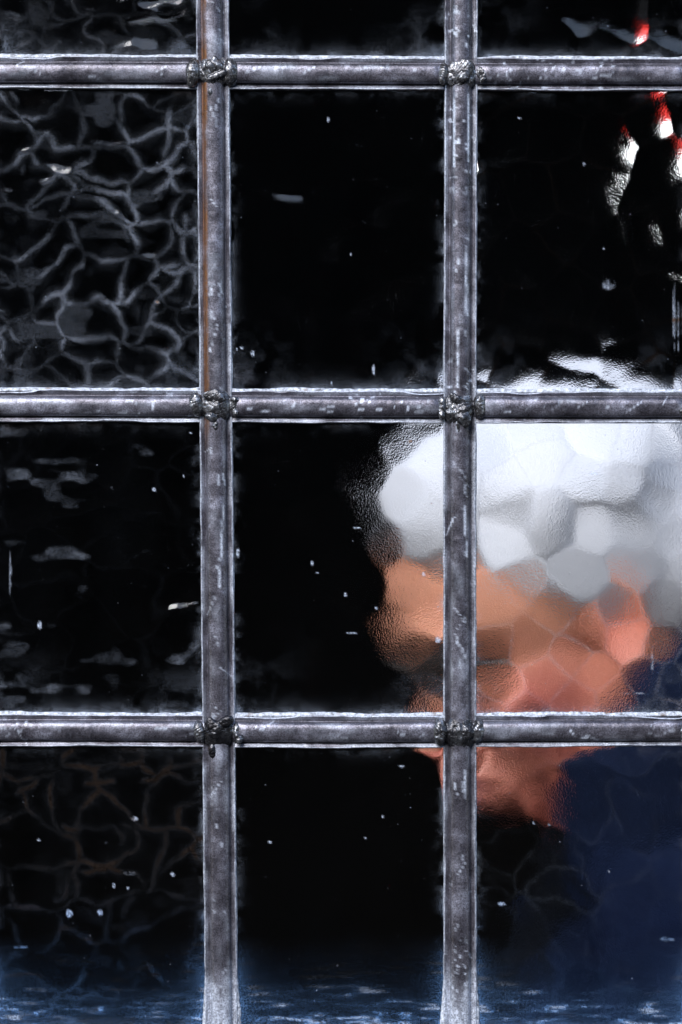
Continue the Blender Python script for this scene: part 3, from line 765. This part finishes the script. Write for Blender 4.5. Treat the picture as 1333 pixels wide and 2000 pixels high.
# clothes
def cloth(name, col, dcol):
    n = NT(name); ob = n.coords()
    c = n.ramp(n.noise(30, 4, 0.6, ob), [(0.3, dcol), (0.7, col)])
    return n.set(Base_Color=c, Roughness=0.85, Specular_IOR_Level=0.15, Normal=n.bump(n.noise(1400, 2, 0.5, ob), 0.4, 0.0005))
NAVY = cloth('navy_cloth', (0.008, 0.016, 0.046), (0.004, 0.009, 0.027)); GREYT = cloth('dark_grey_cloth', (0.03, 0.03, 0.033), (0.02, 0.02, 0.022)); SHOE = simple('black_leather', (0.012, 0.011, 0.010), 0.35, 0.2)
def jacket():
    z = HC[2]; s = []
    s += [ell((bx + 0.014, by, z - 0.325), (0.128, 0.192, 0.135)), ell((bx + 0.02, by, z - 0.46), (0.132, 0.182, 0.17)), ell((bx + 0.015, by, z - 0.62), (0.130, 0.188, 0.15)), ell((bx + 0.055, by, z - 0.235), (0.088, 0.12, 0.085))]
    for sy in (-1, 1):
        sh = np.array([bx, by + sy * 0.178, z - 0.285]); el_ = np.array([bx + 0.035, by + sy * 0.240, z - 0.58]); wr = np.array([bx - 0.048, by + sy * 0.228, z - 0.785])
        s += limb([(bx + 0.02, by + sy * 0.08, z - 0.225), sh], [0.078, 0.084], n=8); s += limb([sh, el_, wr], [0.084, 0.064, 0.046], n=8)
    o = union('jacket', s, 0.0055, 6)
    V = get_co(o); N = get_no(o)
    f = 0.010 * fbm(V[:, 0] * 0.8 + V[:, 1] * 0.5, V[:, 2] * 1.4 + V[:, 0], 0.085, 41, 3) + 0.006 * np.abs(fbm(V[:, 0] + V[:, 2], V[:, 1] - V[:, 2] * 0.6, 0.05, 43, 2))
    set_co(o, V + N * f[:, None]); o.data.materials.append(NAVY); pchild(o)
    # standing collar, open at the throat
    sh = []
    for a in np.linspace(-2.45, 2.45, 44):
        back = (1 + math.cos(a)) / 2
        cx_, cy_ = bx + 0.012 + 0.083 * math.cos(a), by + 0.082 * math.sin(a)
        zb_ = z - 0.195 + 0.03 * back; ht = 0.060 + 0.165 * back
        for t in np.linspace(0, 1, 14): sh.append(ell((cx_ + 0.012 * t * math.cos(a), cy_ + 0.010 * t * math.sin(a), zb_ + ht * t), (0.011, 0.011, 0.012), 6))
    c = union('collar', sh, 0.0042, 4); V = get_co(c); N = get_no(c)
    set_co(c, V + N * (0.006 * fbm(V[:, 0] + V[:, 1], V[:, 2], 0.05, 47, 2))[:, None]); c.data.materials.append(NAVY); pchild(c)
jacket()
def trousers():
    z = HC[2]; s = [ell((bx + 0.017, by, z - 0.66), (0.122, 0.172, 0.11))]
    for sy in (-1, 1): s += limb([(bx + 0.02, by + sy * 0.085, z - 0.70), (bx + 0.008, by + sy * 0.095, 0.50), (bx + 0.028, by + sy * 0.097, 0.075)], [0.098, 0.076, 0.066], n=8)
    o = union('trousers', s, 0.007, 5); V = get_co(o); N = get_no(o)
    set_co(o, V + N * (0.008 * fbm(V[:, 0] + V[:, 1], V[:, 2], 0.1, 51, 3))[:, None]); o.data.materials.append(GREYT); pchild(o)
trousers()
for sy in (-1, 1):
    s = [ell((bx - 0.045, by + sy * 0.10, 0.046), (0.118, 0.050, 0.045), 12), ell((bx + 0.03, by + sy * 0.10, 0.062), (0.055, 0.046, 0.06), 12)]
    o = union('shoe', s, 0.005, 3); V = get_co(o); V[:, 2] = np.maximum(V[:, 2], 0.002); set_co(o, V); o.data.materials.append(SHOE); pchild(o)

def jumper():       # dark roll-neck under the jacket
    z = HC[2]; k0 = hd((0.020, 0, -0.135)); k1 = np.array([bx - 0.004, by, z - 0.25])
    s = limb([k0 + (k1 - k0) * -0.06, k1], [0.060, 0.078], n=10)
    s += [ell((bx - 0.055, by, z - 0.33), (0.075, 0.085, 0.12)), ell((bx - 0.045, by, z - 0.27), (0.05, 0.065, 0.06))]
    o = union('jumper', s, 0.0045, 5); V = get_co(o); N = get_no(o)
    set_co(o, V + N * (0.004 * fbm(V[:, 0] + V[:, 1], V[:, 2] * 2, 0.03, 61, 2))[:, None])
    o.data.materials.append(cloth('black_wool', (0.003, 0.004, 0.007), (0.002, 0.003, 0.005))); pchild(o)
jumper()

# ------------------------------------------------------------------ the lit lamp far back in the room
def lathe(name, prof, loc, mat, parent, n=40):
    a = np.linspace(0, 2 * np.pi, n, endpoint=False)
    V = np.array([[(r * math.cos(t), r * math.sin(t), z) for t in a] for (r, z) in prof]).reshape(-1, 3)
    o = mesh_np(name, V, grid_quads(len(prof), n, wrap=True)[:, ::-1], mat, parent); return o
LL = (0.456, 2.05, 2.025)
lamp = empty('pendant_lamp', LL)
tag(lamp, 'glowing white lamp with a red cap, broken into shards by the upper right pane', 'lamp')
gm = NT('glowing_opal_glass'); gm.set(Base_Color=(0.8, 0.8, 0.8), Roughness=0.3, Emission_Color=(0.92, 0.97, 1.0), Emission_Strength=1.4)
rm_ = simple('glowing_red_enamel', (0.55, 0.02, 0.015), 0.35, 0.1, Emission_Color=(0.8, 0.02, 0.01), Emission_Strength=0.22)  # cap given a faint red glow of its own
lathe('globe', [(0.001, -0.055)] + [(0.048 * math.sin(t), -0.055 * math.cos(t)) for t in np.linspace(0.15, 2.75, 18)], (0, 0, 0), gm.m, lamp)
lathe('cap', [(0.016, 0.044), (0.040, 0.043), (0.042, 0.049), (0.034, 0.080), (0.026, 0.118), (0.014, 0.130), (0.001, 0.132)], (0, 0, 0), rm_, lamp)
lathe('cord', [(0.004, 0.130), (0.004, 0.88)], (0, 0, 0), SHOE, lamp, 10)
